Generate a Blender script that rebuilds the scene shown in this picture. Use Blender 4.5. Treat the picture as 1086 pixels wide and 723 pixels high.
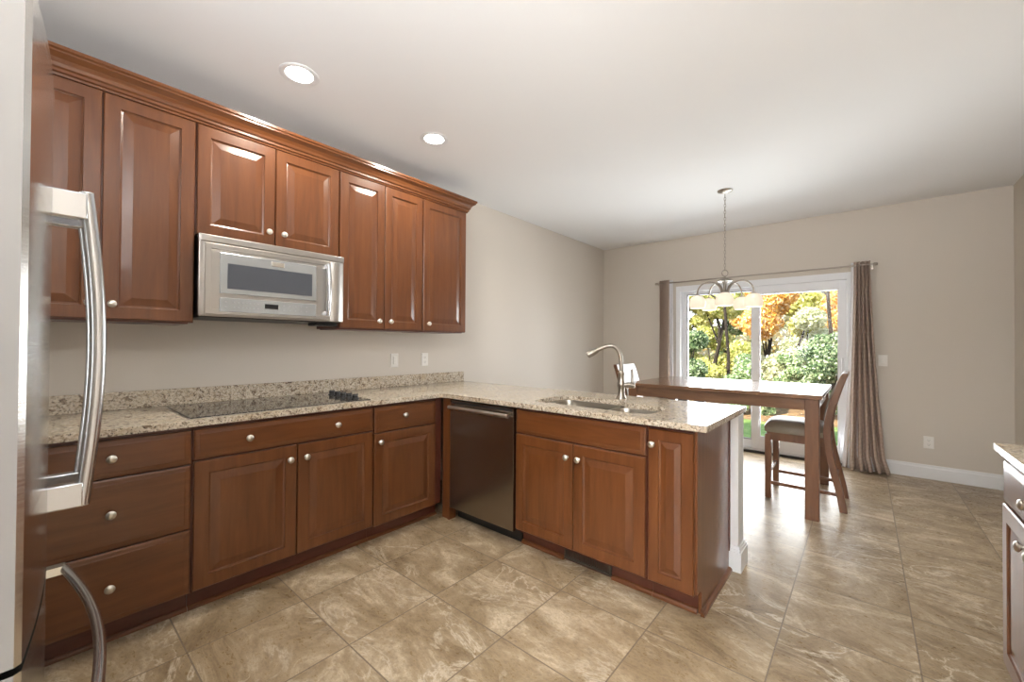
import bpy, bmesh, math, random
import numpy as np
from mathutils import Vector, Matrix
PI = math.pi
random.seed(7)
C = bpy.context.scene.collection
SC = bpy.context.scene
for o in list(bpy.data.objects): bpy.data.objects.remove(o)

# ------------------------------------------------------------ camera
def cam_axes(yaw, pit, rol):
    f = Vector((math.sin(yaw)*math.cos(pit), math.cos(yaw)*math.cos(pit), math.sin(pit)))
    r0 = Vector((math.cos(yaw), -math.sin(yaw), 0)); u0 = r0.cross(f)
    r = math.cos(rol)*r0 + math.sin(rol)*u0; u = -math.sin(rol)*r0 + math.cos(rol)*u0
    return r, u, f
r_, u_, f_ = cam_axes(math.radians(-40.5516), math.radians(.55284), math.radians(.360744))
cd = bpy.data.cameras.new('camera'); cam = bpy.data.objects.new('camera', cd); C.objects.link(cam)
cd.sensor_width = 36; cd.lens = 36*436.634/1086; cd.clip_start = .02; cd.clip_end = 300
m = Matrix.Identity(4)
for i in range(3):
    m[i][0] = r_[i]; m[i][1] = u_[i]; m[i][2] = -f_[i]
m[2][3] = 1.27
cam.matrix_world = m
SC.camera = cam

# ------------------------------------------------------------ world, sun, exposure, room and fill lights
EXPO = 0.74
SKY = 2.3
SUN = 11.0
DOWN = 7.0      # each recessed light, watts
SIDE_FILL = 120.0      # added fill lamp at a made-up window in the right wall, behind the camera
REAR_FILL = 270.0      # added fill lamp at a made-up rear window behind the camera
SC.view_settings.view_transform = 'Standard'; SC.view_settings.look = 'None'
SC.view_settings.gamma = 1; SC.view_settings.exposure = EXPO; SC.view_settings.use_curve_mapping = False
w = bpy.data.worlds.new('sky'); SC.world = w; w.use_nodes = True
nt = w.node_tree; bg = nt.nodes['Background']
tc = nt.nodes.new('ShaderNodeTexCoord'); sep = nt.nodes.new('ShaderNodeSeparateXYZ'); rp = nt.nodes.new('ShaderNodeValToRGB')
nt.links.new(tc.outputs['Generated'], sep.inputs[0]); nt.links.new(sep.outputs[2], rp.inputs[0])
rp.color_ramp.elements[0].position = 0; rp.color_ramp.elements[0].color = (.92, .95, 1, 1)
rp.color_ramp.elements[1].position = .8; rp.color_ramp.elements[1].color = (.50, .68, 1, 1)
nt.links.new(rp.outputs[0], bg.inputs[0]); bg.inputs[1].default_value = SKY
sd = bpy.data.lights.new('sun', 'SUN'); sd.energy = SUN; sd.angle = .01; sd.color = (1, .94, .82)
so = bpy.data.objects.new('sun', sd); C.objects.link(so)
so.rotation_euler = Vector((-.45, -1, .95)).normalized().to_track_quat('Z', 'Y').to_euler()

def area(name, loc, rot, sx, sy, power, col=(1, 1, 1), spread=PI, shape='RECTANGLE'):
    d = bpy.data.lights.new(name, 'AREA'); d.shape = shape; d.size = sx; d.size_y = sy
    d.energy = power; d.color = col; d.spread = spread
    o = bpy.data.objects.new(name, d); C.objects.link(o); o.location = loc; o.rotation_euler = rot
    return o
# daylight entering by the glazed door (far wall) and two added fill lamps behind the camera, tilted up to brighten the ceiling
def aim(d): return Vector(d).to_track_quat('-Z', 'Z').to_euler()
area('daylight_patio_door', (-1.0, 5.86, 1.1), aim((0, -1, .22)), 1.7, 1.9, 75, (.93, .97, 1.0))
area('added_rear_fill', (.25, -4.50, 1.45), aim((-.1, 1, 1.5)), 1.35, 1.8, REAR_FILL, (.97, .98, 1.0), math.radians(110))
area('added_side_fill', (1.06, -1.60, 1.45), aim((-1, .5, 1.7)), 1.75, 2.1, SIDE_FILL, (.97, .98, 1.0), math.radians(110))

# ------------------------------------------------------------ materials
def mat(name, color=(.8, .8, .8), rough=.5, metal=0, spec=.5, coat=0, coat_rough=.1, emit=None, es=0):
    m = bpy.data.materials.new(name); m.use_nodes = True
    b = m.node_tree.nodes['Principled BSDF']
    b.inputs['Base Color'].default_value = (*color, 1); b.inputs['Roughness'].default_value = rough
    b.inputs['Metallic'].default_value = metal; b.inputs['Specular IOR Level'].default_value = spec
    b.inputs['Coat Weight'].default_value = coat; b.inputs['Coat Roughness'].default_value = coat_rough
    if emit: b.inputs['Emission Color'].default_value = (*emit, 1); b.inputs['Emission Strength'].default_value = es
    return m
def N(m, t): return m.node_tree.nodes.new(t)
def L(m, a, b): m.node_tree.links.new(a, b)
def bsdf(m): return m.node_tree.nodes['Principled BSDF']
def ramp(m, stops, fac):
    r = N(m, 'ShaderNodeValToRGB'); cr = r.color_ramp
    while len(cr.elements) < len(stops): cr.elements.new(.5)
    for e, (p, c) in zip(cr.elements, stops): e.position = p; e.color = (*c, 1)
    L(m, fac, r.inputs[0]); return r.outputs[0]
def coords(m, scale=(1, 1, 1), kind='Object', rot=(0, 0, 0)):
    t = N(m, 'ShaderNodeTexCoord'); mp = N(m, 'ShaderNodeMapping'); mp.inputs['Scale'].default_value = scale
    mp.inputs['Rotation'].default_value = rot
    L(m, t.outputs[kind], mp.inputs[0]); return mp.outputs[0]
def noise(m, vec, scale, detail=4, rough=.5, dist=0):
    n = N(m, 'ShaderNodeTexNoise'); n.inputs['Scale'].default_value = scale; n.inputs['Detail'].default_value = detail
    n.inputs['Roughness'].default_value = rough; n.inputs['Distortion'].default_value = dist
    L(m, vec, n.inputs['Vector']); return n.outputs['Fac']
def mix(m, a, b, fac, mode='MIX'):
    x = N(m, 'ShaderNodeMix'); x.data_type = 'RGBA'; x.blend_type = mode
    for s, v in ((6, a), (7, b)):
        if isinstance(v, tuple): x.inputs[s].default_value = (*v, 1)
        else: L(m, v, x.inputs[s])
    if isinstance(fac, (int, float)): x.inputs[0].default_value = fac
    else: L(m, fac, x.inputs[0])
    return x.outputs[2]
def mulf(m, a, b): return mix(m, a, b, 1.0, 'MULTIPLY')
def bump(m, h, strength=.1, dist=.01):
    b = N(m, 'ShaderNodeBump'); b.inputs['Strength'].default_value = strength; b.inputs['Distance'].default_value = dist
    L(m, h, b.inputs['Height']); L(m, b.outputs[0], bsdf(m).inputs['Normal'])

def wood(name, dark, mid, light, scale, rough=.3, coat=.35, coat_rough=.12):
    m = mat(name, mid, rough, coat=coat, coat_rough=coat_rough)
    v = coords(m, scale)
    n1 = noise(m, v, 3.0, 6, .6, .4); n2 = noise(m, coords(m, tuple(s*.25 for s in scale)), 2.5, 3)
    c = ramp(m, [(.30, dark), (.52, mid), (.75, light)], n1)
    c2 = mix(m, c, dark, ramp(m, [(.45, (0, 0, 0)), (.8, (.35, .35, .35))], n2))
    L(m, c2, bsdf(m).inputs['Base Color'])
    return m
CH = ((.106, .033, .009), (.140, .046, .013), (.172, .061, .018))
cherry_v = wood('cherry_vertical', *CH, (9, 9, .9))
cherry_x = wood('cherry_along_x', *CH, (.9, 9, 9))
cherry_y = wood('cherry_along_y', *CH, (9, .9, 9))
cherry_dark = wood('cherry_toe_and_gap_shade', (.075, .018, .010), (.10, .026, .014), (.12, .034, .018), (3, 3, 8), .35)  # also on cabinet bodies, where its dark tone paints the shade in door gaps
table_wood = wood('table_wood', (.12, .052, .022), (.170, .078, .034), (.22, .105, .048), (1.0, 8, 8), .25, .5, .08)
leg_wood = wood('leg_wood', (.115, .044, .016), (.160, .065, .025), (.20, .088, .036), (9, 9, 1.2), .35, .25)

wall_m = mat('wall_paint', (.64, .59, .525), .7, spec=.25)
bump(wall_m, noise(wall_m, coords(wall_m), 220, 2), .04, .002)
ceil_m = mat('ceiling_paint', (.82, .825, .83), .85, spec=.2)
white_trim = mat('white_trim', (.80, .81, .82), .35)
vinyl = mat('white_vinyl', (.82, .84, .87), .35)
vinyl_grey = mat('grey_vinyl', (.42, .43, .46), .4)
black = mat('black_plastic', (.012, .012, .012), .35)
dark_gap = mat('dark_metal', (.03, .028, .026), .45, .3)
white_plastic = mat('white_plastic', (.82, .80, .76), .35)

def steel(name, col, rough, scale, br=.25):
    m = mat(name, col, rough, 1.0)
    n = noise(m, coords(m, scale), 1.0, 3, .6)
    r = ramp(m, [(.3, (rough-.06,)*3), (.7, (rough+.06,)*3)], n); L(m, r, bsdf(m).inputs['Roughness'])
    c = ramp(m, [(.3, tuple(x*(1-br*.3) for x in col)), (.7, col)], n); L(m, c, bsdf(m).inputs['Base Color'])
    return m
steel_h = steel('brushed_steel', (.50, .48, .455), .34, (3, 3, 600), .1)
steel_v = mat('brushed_steel_dark', (.33, .29, .245), .27, 1)
steel_door = steel('door_steel', (.72, .71, .69), .17, (2, 2, 500))
steel_side = mat('door_edge_steel', (.19, .18, .168), .6, .1)
sink_steel = mat('sink_steel', (.40, .375, .325), .34, 1)
drain_m = mat('drain_steel', (.25, .24, .22), .55, .8)
nickel = mat('brushed_nickel', (.36, .325, .28), .30, 1)
nickel_b = mat('satin_nickel_knob', (.70, .67, .62), .30, 1)
chrome = mat('handle_steel', (.66, .68, .71), .20, 1)

def granite():
    m = mat('granite', (.6, .52, .4), .10, spec=.55)
    v = coords(m)
    n0 = noise(m, v, 9, 3, .6); n1 = noise(m, v, 75, 4, .65); n2 = noise(m, v, 130, 3, .6, .5); n3 = noise(m, v, 38, 4, .7, .6)
    base = ramp(m, [(.35, (.42, .35, .26)), (.5, (.60, .52, .41)), (.66, (.74, .68, .57))], n1)
    base = mix(m, base, (.50, .36, .20), ramp(m, [(.45, (0, 0, 0)), (.75, (.45, .45, .45))], n0))
    c = mix(m, base, (.16, .105, .07), ramp(m, [(.54, (0, 0, 0)), (.62, (.85, .85, .85))], n3))
    c = mix(m, c, (.045, .035, .03), ramp(m, [(.57, (0, 0, 0)), (.64, (.9, .9, .9))], n2))
    L(m, c, bsdf(m).inputs['Base Color']); return m
gran = granite()

def floor_mat():
    m = mat('floor_tile', (.5, .42, .32), .32, spec=.5)
    t = N(m, 'ShaderNodeTexCoord'); mp = N(m, 'ShaderNodeMapping'); L(m, t.outputs['Object'], mp.inputs[0])
    mp.inputs['Location'].default_value = (.258+.457*20, -2.259+.457*20, 0)
    br = N(m, 'ShaderNodeTexBrick'); br.offset = 0; br.squash = 1
    for k, vv in (('Scale', 1), ('Mortar Size', .0032), ('Mortar Smooth', .2), ('Bias', 0), ('Brick Width', .4555), ('Row Height', .457)): br.inputs[k].default_value = vv
    br.inputs['Color1'].default_value = (0, 0, 0, 1); br.inputs['Color2'].default_value = (1, 1, 1, 1)
    L(m, mp.outputs[0], br.inputs['Vector'])
    sc_ = N(m, 'ShaderNodeVectorMath'); sc_.operation = 'SCALE'; sc_.inputs['Scale'].default_value = 7.0; L(m, br.outputs['Color'], sc_.inputs[0])
    ad = N(m, 'ShaderNodeVectorMath'); ad.operation = 'ADD'; L(m, t.outputs['Object'], ad.inputs[0]); L(m, sc_.outputs[0], ad.inputs[1])
    mp2 = N(m, 'ShaderNodeMapping'); mp2.inputs['Rotation'].default_value = (0, 0, .5); mp2.inputs['Scale'].default_value = (1.3, 2.2, 1)
    L(m, ad.outputs[0], mp2.inputs[0]); v = mp2.outputs[0]
    n1 = noise(m, v, 1.8, 10, .74, .8); n2 = noise(m, v, 1.7, 6, .62, 1.6); n3 = noise(m, v, 24, 6, .75); n4 = noise(m, v, 1.1, 3)
    base = ramp(m, [(.34, (.16, .108, .058)), (.44, (.285, .208, .120)), (.54, (.385, .295, .188)), (.66, (.62, .52, .375))], n1)
    mm = N(m, 'ShaderNodeMath'); mm.operation = 'SUBTRACT'; L(m, n2, mm.inputs[0]); mm.inputs[1].default_value = .5
    ab = N(m, 'ShaderNodeMath'); ab.operation = 'ABSOLUTE'; L(m, mm.outputs[0], ab.inputs[0])
    base = mix(m, base, (.62, .54, .42), mulf(m, ramp(m, [(0, (.95, .95, .95)), (.014, (.5, .5, .5)), (.032, (0, 0, 0))], ab.outputs[0]), ramp(m, [(.45, (0, 0, 0)), (.6, (1, 1, 1))], n4)))
    base = mix(m, base, (.19, .13, .08), ramp(m, [(.48, (0, 0, 0)), (.68, (.6, .6, .6))], n3))
    base = mix(m, base, (.185, .140, .095), br.outputs['Fac'])
    L(m, base, bsdf(m).inputs['Base Color'])
    L(m, ramp(m, [(.3, (.22, .22, .22)), (.7, (.42, .42, .42))], n3), bsdf(m).inputs['Roughness'])
    bump(m, n3, .06, .004)
    return m
floor_m = floor_mat()

def glass_mat(name, tint=(1, 1, 1), refl=.06):
    m = bpy.data.materials.new(name); m.use_nodes = True; nt = m.node_tree; nt.nodes.clear()
    o = nt.nodes.new('ShaderNodeOutputMaterial'); tr = nt.nodes.new('ShaderNodeBsdfTransparent'); g = nt.nodes.new('ShaderNodeBsdfGlossy')
    g.inputs['Roughness'].default_value = .02; tr.inputs[0].default_value = (*tint, 1)
    mx = nt.nodes.new('ShaderNodeMixShader'); fr = nt.nodes.new('ShaderNodeFresnel'); fr.inputs[0].default_value = 1.35
    nt.links.new(fr.outputs[0], mx.inputs[0]); nt.links.new(tr.outputs[0], mx.inputs[1]); nt.links.new(g.outputs[0], mx.inputs[2]); nt.links.new(mx.outputs[0], o.inputs[0])
    return m
pane_m = glass_mat('window_glass')

# ------------------------------------------------------------ helpers
OFF = {}
def obj(name, bm, material, parent=None, smooth=False, bev=0, segs=2):
    """link a bmesh (world or thing-local coordinates) as ONE mesh object"""
    me = bpy.data.meshes.new(name)
    off = OFF.get(parent.name, Vector()) if parent else Vector()
    if off.length: bmesh.ops.translate(bm, verts=bm.verts, vec=-off)
    bmesh.ops.recalc_face_normals(bm, faces=bm.faces)
    bm.to_mesh(me); bm.free()
    if isinstance(material, (list, tuple)):
        for x in material: me.materials.append(x)
    else: me.materials.append(material)
    o = bpy.data.objects.new(name, me); C.objects.link(o)
    if parent: o.parent = parent; OFF[o.name] = off
    if smooth:
        me.polygons.foreach_set('use_smooth', [True]*len(me.polygons))
        try: me.set_sharp_from_angle(angle=math.radians(38))
        except Exception: pass
    if bev:
        b = o.modifiers.new('bevel', 'BEVEL'); b.width = bev; b.segments = segs; b.limit_method = 'ANGLE'; b.angle_limit = math.radians(40)
    return o
def thing(name, label, cat, loc=(0, 0, 0), group=None):
    o = bpy.data.objects.new(name, None); C.objects.link(o); o.location = loc; o.empty_display_size = .1
    OFF[o.name] = Vector(loc); o['label'] = label; o['category'] = cat
    if group: o['group'] = group
    return o
def tag(o, label, cat, group=None, kind=None):
    o['label'] = label; o['category'] = cat
    if group: o['group'] = group
    if kind: o['kind'] = kind
    return o
def struct(name, bm, m, parent=None, bev=0):
    o = obj(name, bm, m, parent, bev=bev)
    if not parent: o['kind'] = 'structure'
    return o
def B(): return bmesh.new()
def box(bm, x0, x1, y0, y1, z0, z1):
    x0, x1 = sorted((x0, x1)); y0, y1 = sorted((y0, y1)); z0, z1 = sorted((z0, z1))
    v = [bm.verts.new((x, y, z)) for z in (z0, z1) for y in (y0, y1) for x in (x0, x1)]
    for f in ((0, 2, 3, 1), (4, 5, 7, 6), (0, 1, 5, 4), (2, 6, 7, 3), (0, 4, 6, 2), (1, 3, 7, 5)): bm.faces.new([v[i] for i in f])
    return bm
def bx(*a): return box(B(), *a)
def frame_of(d):
    d = Vector(d).normalized(); a = Vector((0, 0, 1)) if abs(d.z) < .95 else Vector((1, 0, 0))
    u = d.cross(a).normalized(); return u, d.cross(u).normalized()
def tube(bm, pts, rad, n=12, closed=False, caps=True, sx=1, sy=1):
    pts = [Vector(p) for p in pts]; k = len(pts); R = rad if isinstance(rad, (list, tuple)) else [rad]*k
    rings = []; u = None
    for i, p in enumerate(pts):
        d = (pts[(i+1) % k]-pts[i-1]) if closed else (pts[min(i+1, k-1)]-pts[max(i-1, 0)])
        d.normalize()
        if u is None: u, v = frame_of(d)
        else:
            u = (u - d*u.dot(d)).normalized(); v = d.cross(u).normalized()
        rings.append([bm.verts.new(p+u*math.cos(2*PI*j/n)*R[i]*sx+v*math.sin(2*PI*j/n)*R[i]*sy) for j in range(n)])
    for i in range(k if closed else k-1):
        a, b = rings[i], rings[(i+1) % k]
        for j in range(n): bm.faces.new((a[j], a[(j+1) % n], b[(j+1) % n], b[j]))
    if caps and not closed: bm.faces.new(rings[0][::-1]); bm.faces.new(rings[-1])
    return bm
def lathe(bm, prof, c=(0, 0, 0), axis=(0, 0, 1), n=24):
    """prof = [(r, h)...] along axis"""
    ax = Vector(axis).normalized(); u, v = frame_of(ax); c = Vector(c); rings = []
    for r, h in prof:
        if r < 1e-5: rings.append([bm.verts.new(c+ax*h)])
        else: rings.append([bm.verts.new(c+ax*h+u*math.cos(2*PI*j/n)*r+v*math.sin(2*PI*j/n)*r) for j in range(n)])
    for a, b in zip(rings, rings[1:]):
        for j in range(n):
            q = [a[j % len(a)], a[(j+1) % len(a)], b[(j+1) % len(b)], b[j % len(b)]]
            q2 = []
            for x in q:
                if x not in q2: q2.append(x)
            if len(q2) > 2: bm.faces.new(q2)
    for r, fl in ((rings[0], 1), (rings[-1], 0)):
        if len(r) > 2: bm.faces.new(r[::-1] if fl else r)
    return bm
def prism(bm, pts, vec):
    """planar polygon pts (3D) extruded by vec"""
    a = [bm.verts.new(p) for p in pts]; b = [bm.verts.new(Vector(p)+Vector(vec)) for p in pts]; n = len(a)
    bm.faces.new(a); bm.faces.new(b[::-1])
    for i in range(n): bm.faces.new((a[i], b[i], b[(i+1) % n], a[(i+1) % n]))
    return bm
def extrude_holes(bm, outer, holes, z0, z1):
    for z in (z0, z1):
        es = []
        for loop in [outer]+holes:
            vs = [bm.verts.new((x, y, z)) for x, y in loop]
            es += [bm.edges.new((vs[i], vs[(i+1) % len(vs)])) for i in range(len(vs))]
        bmesh.ops.triangle_fill(bm, edges=es, use_beauty=True)
    for loop in [outer]+holes:
        n = len(loop)
        a = [bm.verts.new((x, y, z0)) for x, y in loop]; b = [bm.verts.new((x, y, z1)) for x, y in loop]
        for i in range(n): bm.faces.new((a[i], a[(i+1) % n], b[(i+1) % n], b[i]))
    bmesh.ops.remove_doubles(bm, verts=bm.verts, dist=1e-5)
    return bm
def round_poly(pts, r, n=5):
    out = []; k = len(pts)
    for i in range(k):
        p = Vector(pts[i]).to_2d(); a = (Vector(pts[i-1]).to_2d()-p); b = (Vector(pts[(i+1) % k]).to_2d()-p)
        rr = r[i] if isinstance(r, (list, tuple)) else r
        rr = min(rr, a.length*.49, b.length*.49)
        a = a.normalized()*rr; b = b.normalized()*rr
        if rr < 1e-4: out.append(tuple(p)); continue
        for j in range(n+1):
            t = j/n; out.append(tuple((p+a)*(1-t)**2+p*2*t*(1-t)+(p+b)*t**2))
    return out
def panel(bm, o, u, v, nrm, w, h, loops):
    """concentric rectangular loops (inset, depth-along-normal) on a w x h rectangle"""
    o, u, v, nrm = map(Vector, (o, u, v, nrm)); prev = None
    for k, (ins, d) in enumerate(loops):
        c = [(ins, ins), (w-ins, ins), (w-ins, h-ins), (ins, h-ins)]
        ring = [bm.verts.new(o+u*a+v*b+nrm*d) for a, b in c]
        if prev:
            for i in range(4): bm.faces.new((prev[i], prev[(i+1) % 4], ring[(i+1) % 4], ring[i]))
        else: bm.faces.new(ring[::-1])
        prev = ring
    bm.faces.new(prev); return bm
T = .020
DOOR = [(0, 0), (0, T-.004), (.004, T), (.058, T), (.0595, T-.006), (.064, T-.008), (.067, T-.0095), (.105, T-.0015), (.109, T-.0015)]
DOORN = [(0, 0), (0, T-.004), (.004, T), (.052, T), (.0535, T-.006), (.057, T-.008), (.060, T-.0095), (.088, T-.0015), (.090, T-.0015)]
SLAB = [(0, 0), (0, T-.006), (.006, T-.003), (.020, T-.0015), (.024, T)]
def knob(parent, p, nrm, s=1):
    bm = B(); lathe(bm, [(.009*s, 0), (.009*s, .002), (.0055*s, .004), (.005*s, .013), (.011*s, .017), (.0165*s, .021), (.0170*s, .025), (.0135*s, .030), (.006*s, .0325), (0, .033)], p, nrm, 20)
    return obj('knob', bm, nickel_b, parent, smooth=True)
def front_X(parent, kind, X, y0, y1, z0, z1, m, nx=1, name=None):
    """door/drawer front lying on plane X, facing +-x"""
    loops = {'door': DOOR, 'doorn': DOORN, 'slab': SLAB}[kind]
    bm = panel(B(), (X, y0, z0), (0, 1, 0), (0, 0, 1), (nx, 0, 0), y1-y0, z1-z0, loops)
    return obj(name or ('drawer' if kind == 'slab' else 'door'), bm, m, parent)
def front_Y(parent, kind, Y, x0, x1, z0, z1, m, name=None):
    loops = {'door': DOOR, 'doorn': DOORN, 'slab': SLAB}[kind]
    bm = panel(B(), (x0, Y, z0), (1, 0, 0), (0, 0, 1), (0, -1, 0), x1-x0, z1-z0, loops)
    return obj(name or ('drawer' if kind == 'slab' else 'door'), bm, m, parent)

# ------------------------------------------------------------ setting
XL, XR, YF, YB, H = -3.012, 1.012, 5.665, -4.6, 2.72
struct('floor', bx(XL-.1, XR+.1, YB-.1, YF+.12, -.06, 0), floor_m)
struct('ceiling', bx(XL-.1, XR+.1, YB-.1, YF+.15, H, H+.15), ceil_m)
struct('wall_left', bx(XL-.12, XL, YB-.1, YF+.14, -.06, H), wall_m)
bm = B(); box(bm, XR, XR+.12, YB-.1, -2.75, -.06, H); box(bm, XR, XR+.12, -.45, YF+.14, -.06, H); box(bm, XR, XR+.12, -2.75, -.45, 2.4, H); box(bm, XR, XR+.12, -2.75, -.45, -.06, .5)
struct('wall_right', bm, wall_m)
w2 = bpy.data.objects.new('added_window_2', None); C.objects.link(w2); w2['kind'] = 'structure'  # unseen window added in the right wall around the side fill lamp
bm = B()
box(bm, XR+.03, XR+.10, -2.75, -2.68, .5, 2.4); box(bm, XR+.03, XR+.10, -.52, -.45, .5, 2.4); box(bm, XR+.03, XR+.10, -2.68, -.52, 2.33, 2.4); box(bm, XR+.03, XR+.10, -2.68, -.52, .5, .57); box(bm, XR+.04, XR+.09, -1.63, -1.57, .57, 2.33)
obj('added_window_frame', bm, vinyl, w2)
DX0, DX1, DZ = -1.93, -.085, 2.07
bm = B(); box(bm, XL, DX0, YF, YF+.14, -.06, H); box(bm, DX1, XR, YF, YF+.14, -.06, H); box(bm, DX0, DX1, YF, YF+.14, DZ, H)
box(bm, DX0, DX1, YF+.001, YF+.14, -.06, -.001)
struct('wall_far', bm, wall_m)
# back wall behind the camera, with an opening added for the fill lamp
bm = B(); box(bm, XL, -.45, YB-.12, YB, -.06, H); box(bm, .95, XR, YB-.12, YB, -.06, H); box(bm, -.45, .95, YB-.12, YB, 2.4, H); box(bm, -.45, .95, YB-.12, YB, -.06, .5)
struct('wall_back', bm, wall_m)
struct('wall_fridge', bx(XL, -.80, -.99, -.86, 0, H), wall_m)
def baseboard(name, a, b, nrm, h=.135, t=.014):
    a = Vector(a); b = Vector(b); n = Vector(nrm)
    prof = [(0, 0), (t, 0), (t, h-.03), (t*.55, h-.018), (t*.45, h), (0, h)]
    bm = B(); prism(bm, [a+n*p+Vector((0, 0, q)) for p, q in prof], b-a)
    return struct(name, bm, white_trim)
baseboard('baseboard_far', (DX1+.02, YF, 0), (XR, YF, 0), (0, -1, 0))
baseboard('baseboard_far.001', (XL, YF, 0), (DX0-.02, YF, 0), (0, -1, 0))
baseboard('baseboard_right', (XR, 2.42, 0), (XR, YF-.014, 0), (-1, 0, 0))
baseboard('baseboard_left', (XL, 2.78, 0), (XL, YF-.014, 0), (1, 0, 0))
# knee wall behind the peninsula cabinets and its white end post
struct('wall_peninsula', bx(-3.012, -.60, 2.615, 2.735, 0, .883), wall_m)
bm = B(); box(bm, -.60, -.542, 2.61, 2.74, 0, .874)
t1 = struct('trim_1', bm, white_trim, bev=.002)
bm = B()
for o_, z0_, z1_ in ((.018, 0, .108), (.013, .108, .122), (.007, .122, .140)): box(bm, -.599, -.542+o_, 2.61-o_, 2.74+o_, z0_, z1_)
struct('trim_2', bm, white_trim)
baseboard('baseboard_peninsula', (-.605, 2.735, 0), (XL, 2.735, 0), (0, 1, 0))

# sliding glass door
d1 = bpy.data.objects.new('door_1', None); C.objects.link(d1); d1['kind'] = 'structure'
y0 = YF-.012
bm = B()
box(bm, DX0, DX0+.055, y0, YF+.13, 0, DZ); box(bm, DX1-.055, DX1, y0, YF+.13, 0, DZ); box(bm, DX0+.055, DX1-.055, y0, YF+.13, DZ-.075, DZ)
obj('door_frame', bm, vinyl, d1, bev=.003)
obj('threshold', bx(DX0+.055, DX1-.055, YF-.03, YF+.14, 0, .022), dark_gap, d1, bev=.003)
obj('track', bx(DX0+.055, DX1-.055, YF+.005, YF+.13, .022, .045), vinyl, d1, bev=.002)
def sash(x0, x1, ya, yb, z0, z1, sl, sr, bt, tp, m, inner):
    bm = B(); box(bm, x0, x0+sl, ya, yb, z0, z1); box(bm, x1-sr, x1, ya, yb, z0, z1)
    box(bm, x0+sl, x1-sr, ya, yb, z0, z0+bt); box(bm, x0+sl, x1-sr, ya, yb, z1-tp, z1)
    s = obj('sash', bm, m, d1, bev=.003)
    g = .016; bm = B(); X0, X1, Z0, Z1 = x0+sl, x1-sr, z0+bt, z1-tp
    box(bm, X0, X0+g, ya+.008, yb-.008, Z0, Z1); box(bm, X1-g, X1, ya+.008, yb-.008, Z0, Z1)
    box(bm, X0+g, X1-g, ya+.008, yb-.008, Z0, Z0+g); box(bm, X0+g, X1-g, ya+.008, yb-.008, Z1-g, Z1)
    obj('glazing_bead', bm, inner, s)
    yc = (ya+yb)/2
    obj('glass_pane', bx(X0+g, X1-g, yc-.003, yc+.003, Z0+g, Z1-g), pane_m, s)
    return s
sash(DX0+.057, -.985, YF+.075, YF+.12, .046, DZ-.077, .055, .055, .085, .030, vinyl, vinyl_grey)
s2 = sash(-1.040, DX1-.057, YF+.015, YF+.062, .046, DZ-.077, .075, .062, .135, .085, vinyl, vinyl)
bm = B(); tube(bm, [(-.178, YF+.012, .98), (-.178, YF-.022, 1.0), (-.178, YF-.022, 1.13), (-.178, YF+.012, 1.15)], .008, 8); box(bm, -.195, -.162, YF+.008, YF+.016, .96, 1.17)
obj('door_handle', bm, vinyl, s2, smooth=True)

# added rear window (unseen, behind the camera), frames the fill lamp
w1 = bpy.data.objects.new('added_window_1', None); C.objects.link(w1); w1['kind'] = 'structure'
bm = B()
box(bm, -.45, -.39, YB-.10, YB+.01, .5, 2.4); box(bm, .89, .95, YB-.10, YB+.01, .5, 2.4); box(bm, -.39, .89, YB-.10, YB+.01, 2.33, 2.4); box(bm, -.39, .89, YB-.10, YB+.01, .5, .57); box(bm, .22, .28, YB-.08, YB-.02, .57, 2.33)
obj('added_window_frame', bm, vinyl, w1)

# ------------------------------------------------------------ upper cabinets (left wall)
XU = XL+.31          # carcass front plane; doors stand T proud of it
def upper(label, y0, y1, z0, z1, doors, knobs, loc_label):
    t = thing('wall_cabinet', label, 'cabinet', (XL+.15, (y0+y1)/2, z0), 'cherry wall cabinets')
    bm = B(); box(bm, XL+.002, XU, y0, y1, z0, z1); box(bm, XL+.01, XU-.012, y0+.02, y1-.02, z0-.006, z0)
    obj('body', bm, cherry_dark, t)  # dark body colour stands in for shade between the doors
    if y1 > 2.4: obj('side_panel', bx(XL+.002, XU+.0005, y1+.0002, y1+.004, z0, z1), cherry_v, t)
    for (a, b, kind), (ky, kz) in zip(doors, knobs):
        d = front_X(t, kind, XU+.001, a, b, z0+.004, z1-.012, cherry_v)
        if ky is not None: knob(d, (XU+T, ky, kz), (1, 0, 0))
    return t
ZB, ZT = 1.376, 2.448
upper('tall two-door cherry wall cabinet left of the microwave, beside the refrigerator', -.150, .5575, ZB, ZT, [(-.146, .203, 'door'), (.208, .554, 'door')], [(.168, 1.45), (.244, 1.45)], '')
upper('short two-door cherry wall cabinet mounted directly above the microwave', .5590, 1.3405, 1.845, ZT, [(.563, .943, 'door'), (.948, 1.337, 'door')], [(.907, 1.928), (.990, 1.928)], '')
upper('tall cherry wall cabinet with two narrow doors right of the microwave', 1.3425, 2.0325, ZB, ZT, [(1.347, 1.686, 'door'), (1.691, 2.029, 'door')], [(1.640, 1.437), (1.735, 1.437)], '')
upper('single-door cherry wall cabinet at the right end of the upper row', 2.0345, 2.505, ZB, ZT, [(2.039, 2.500, 'door')], [(2.085, 1.437)], '')
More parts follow.
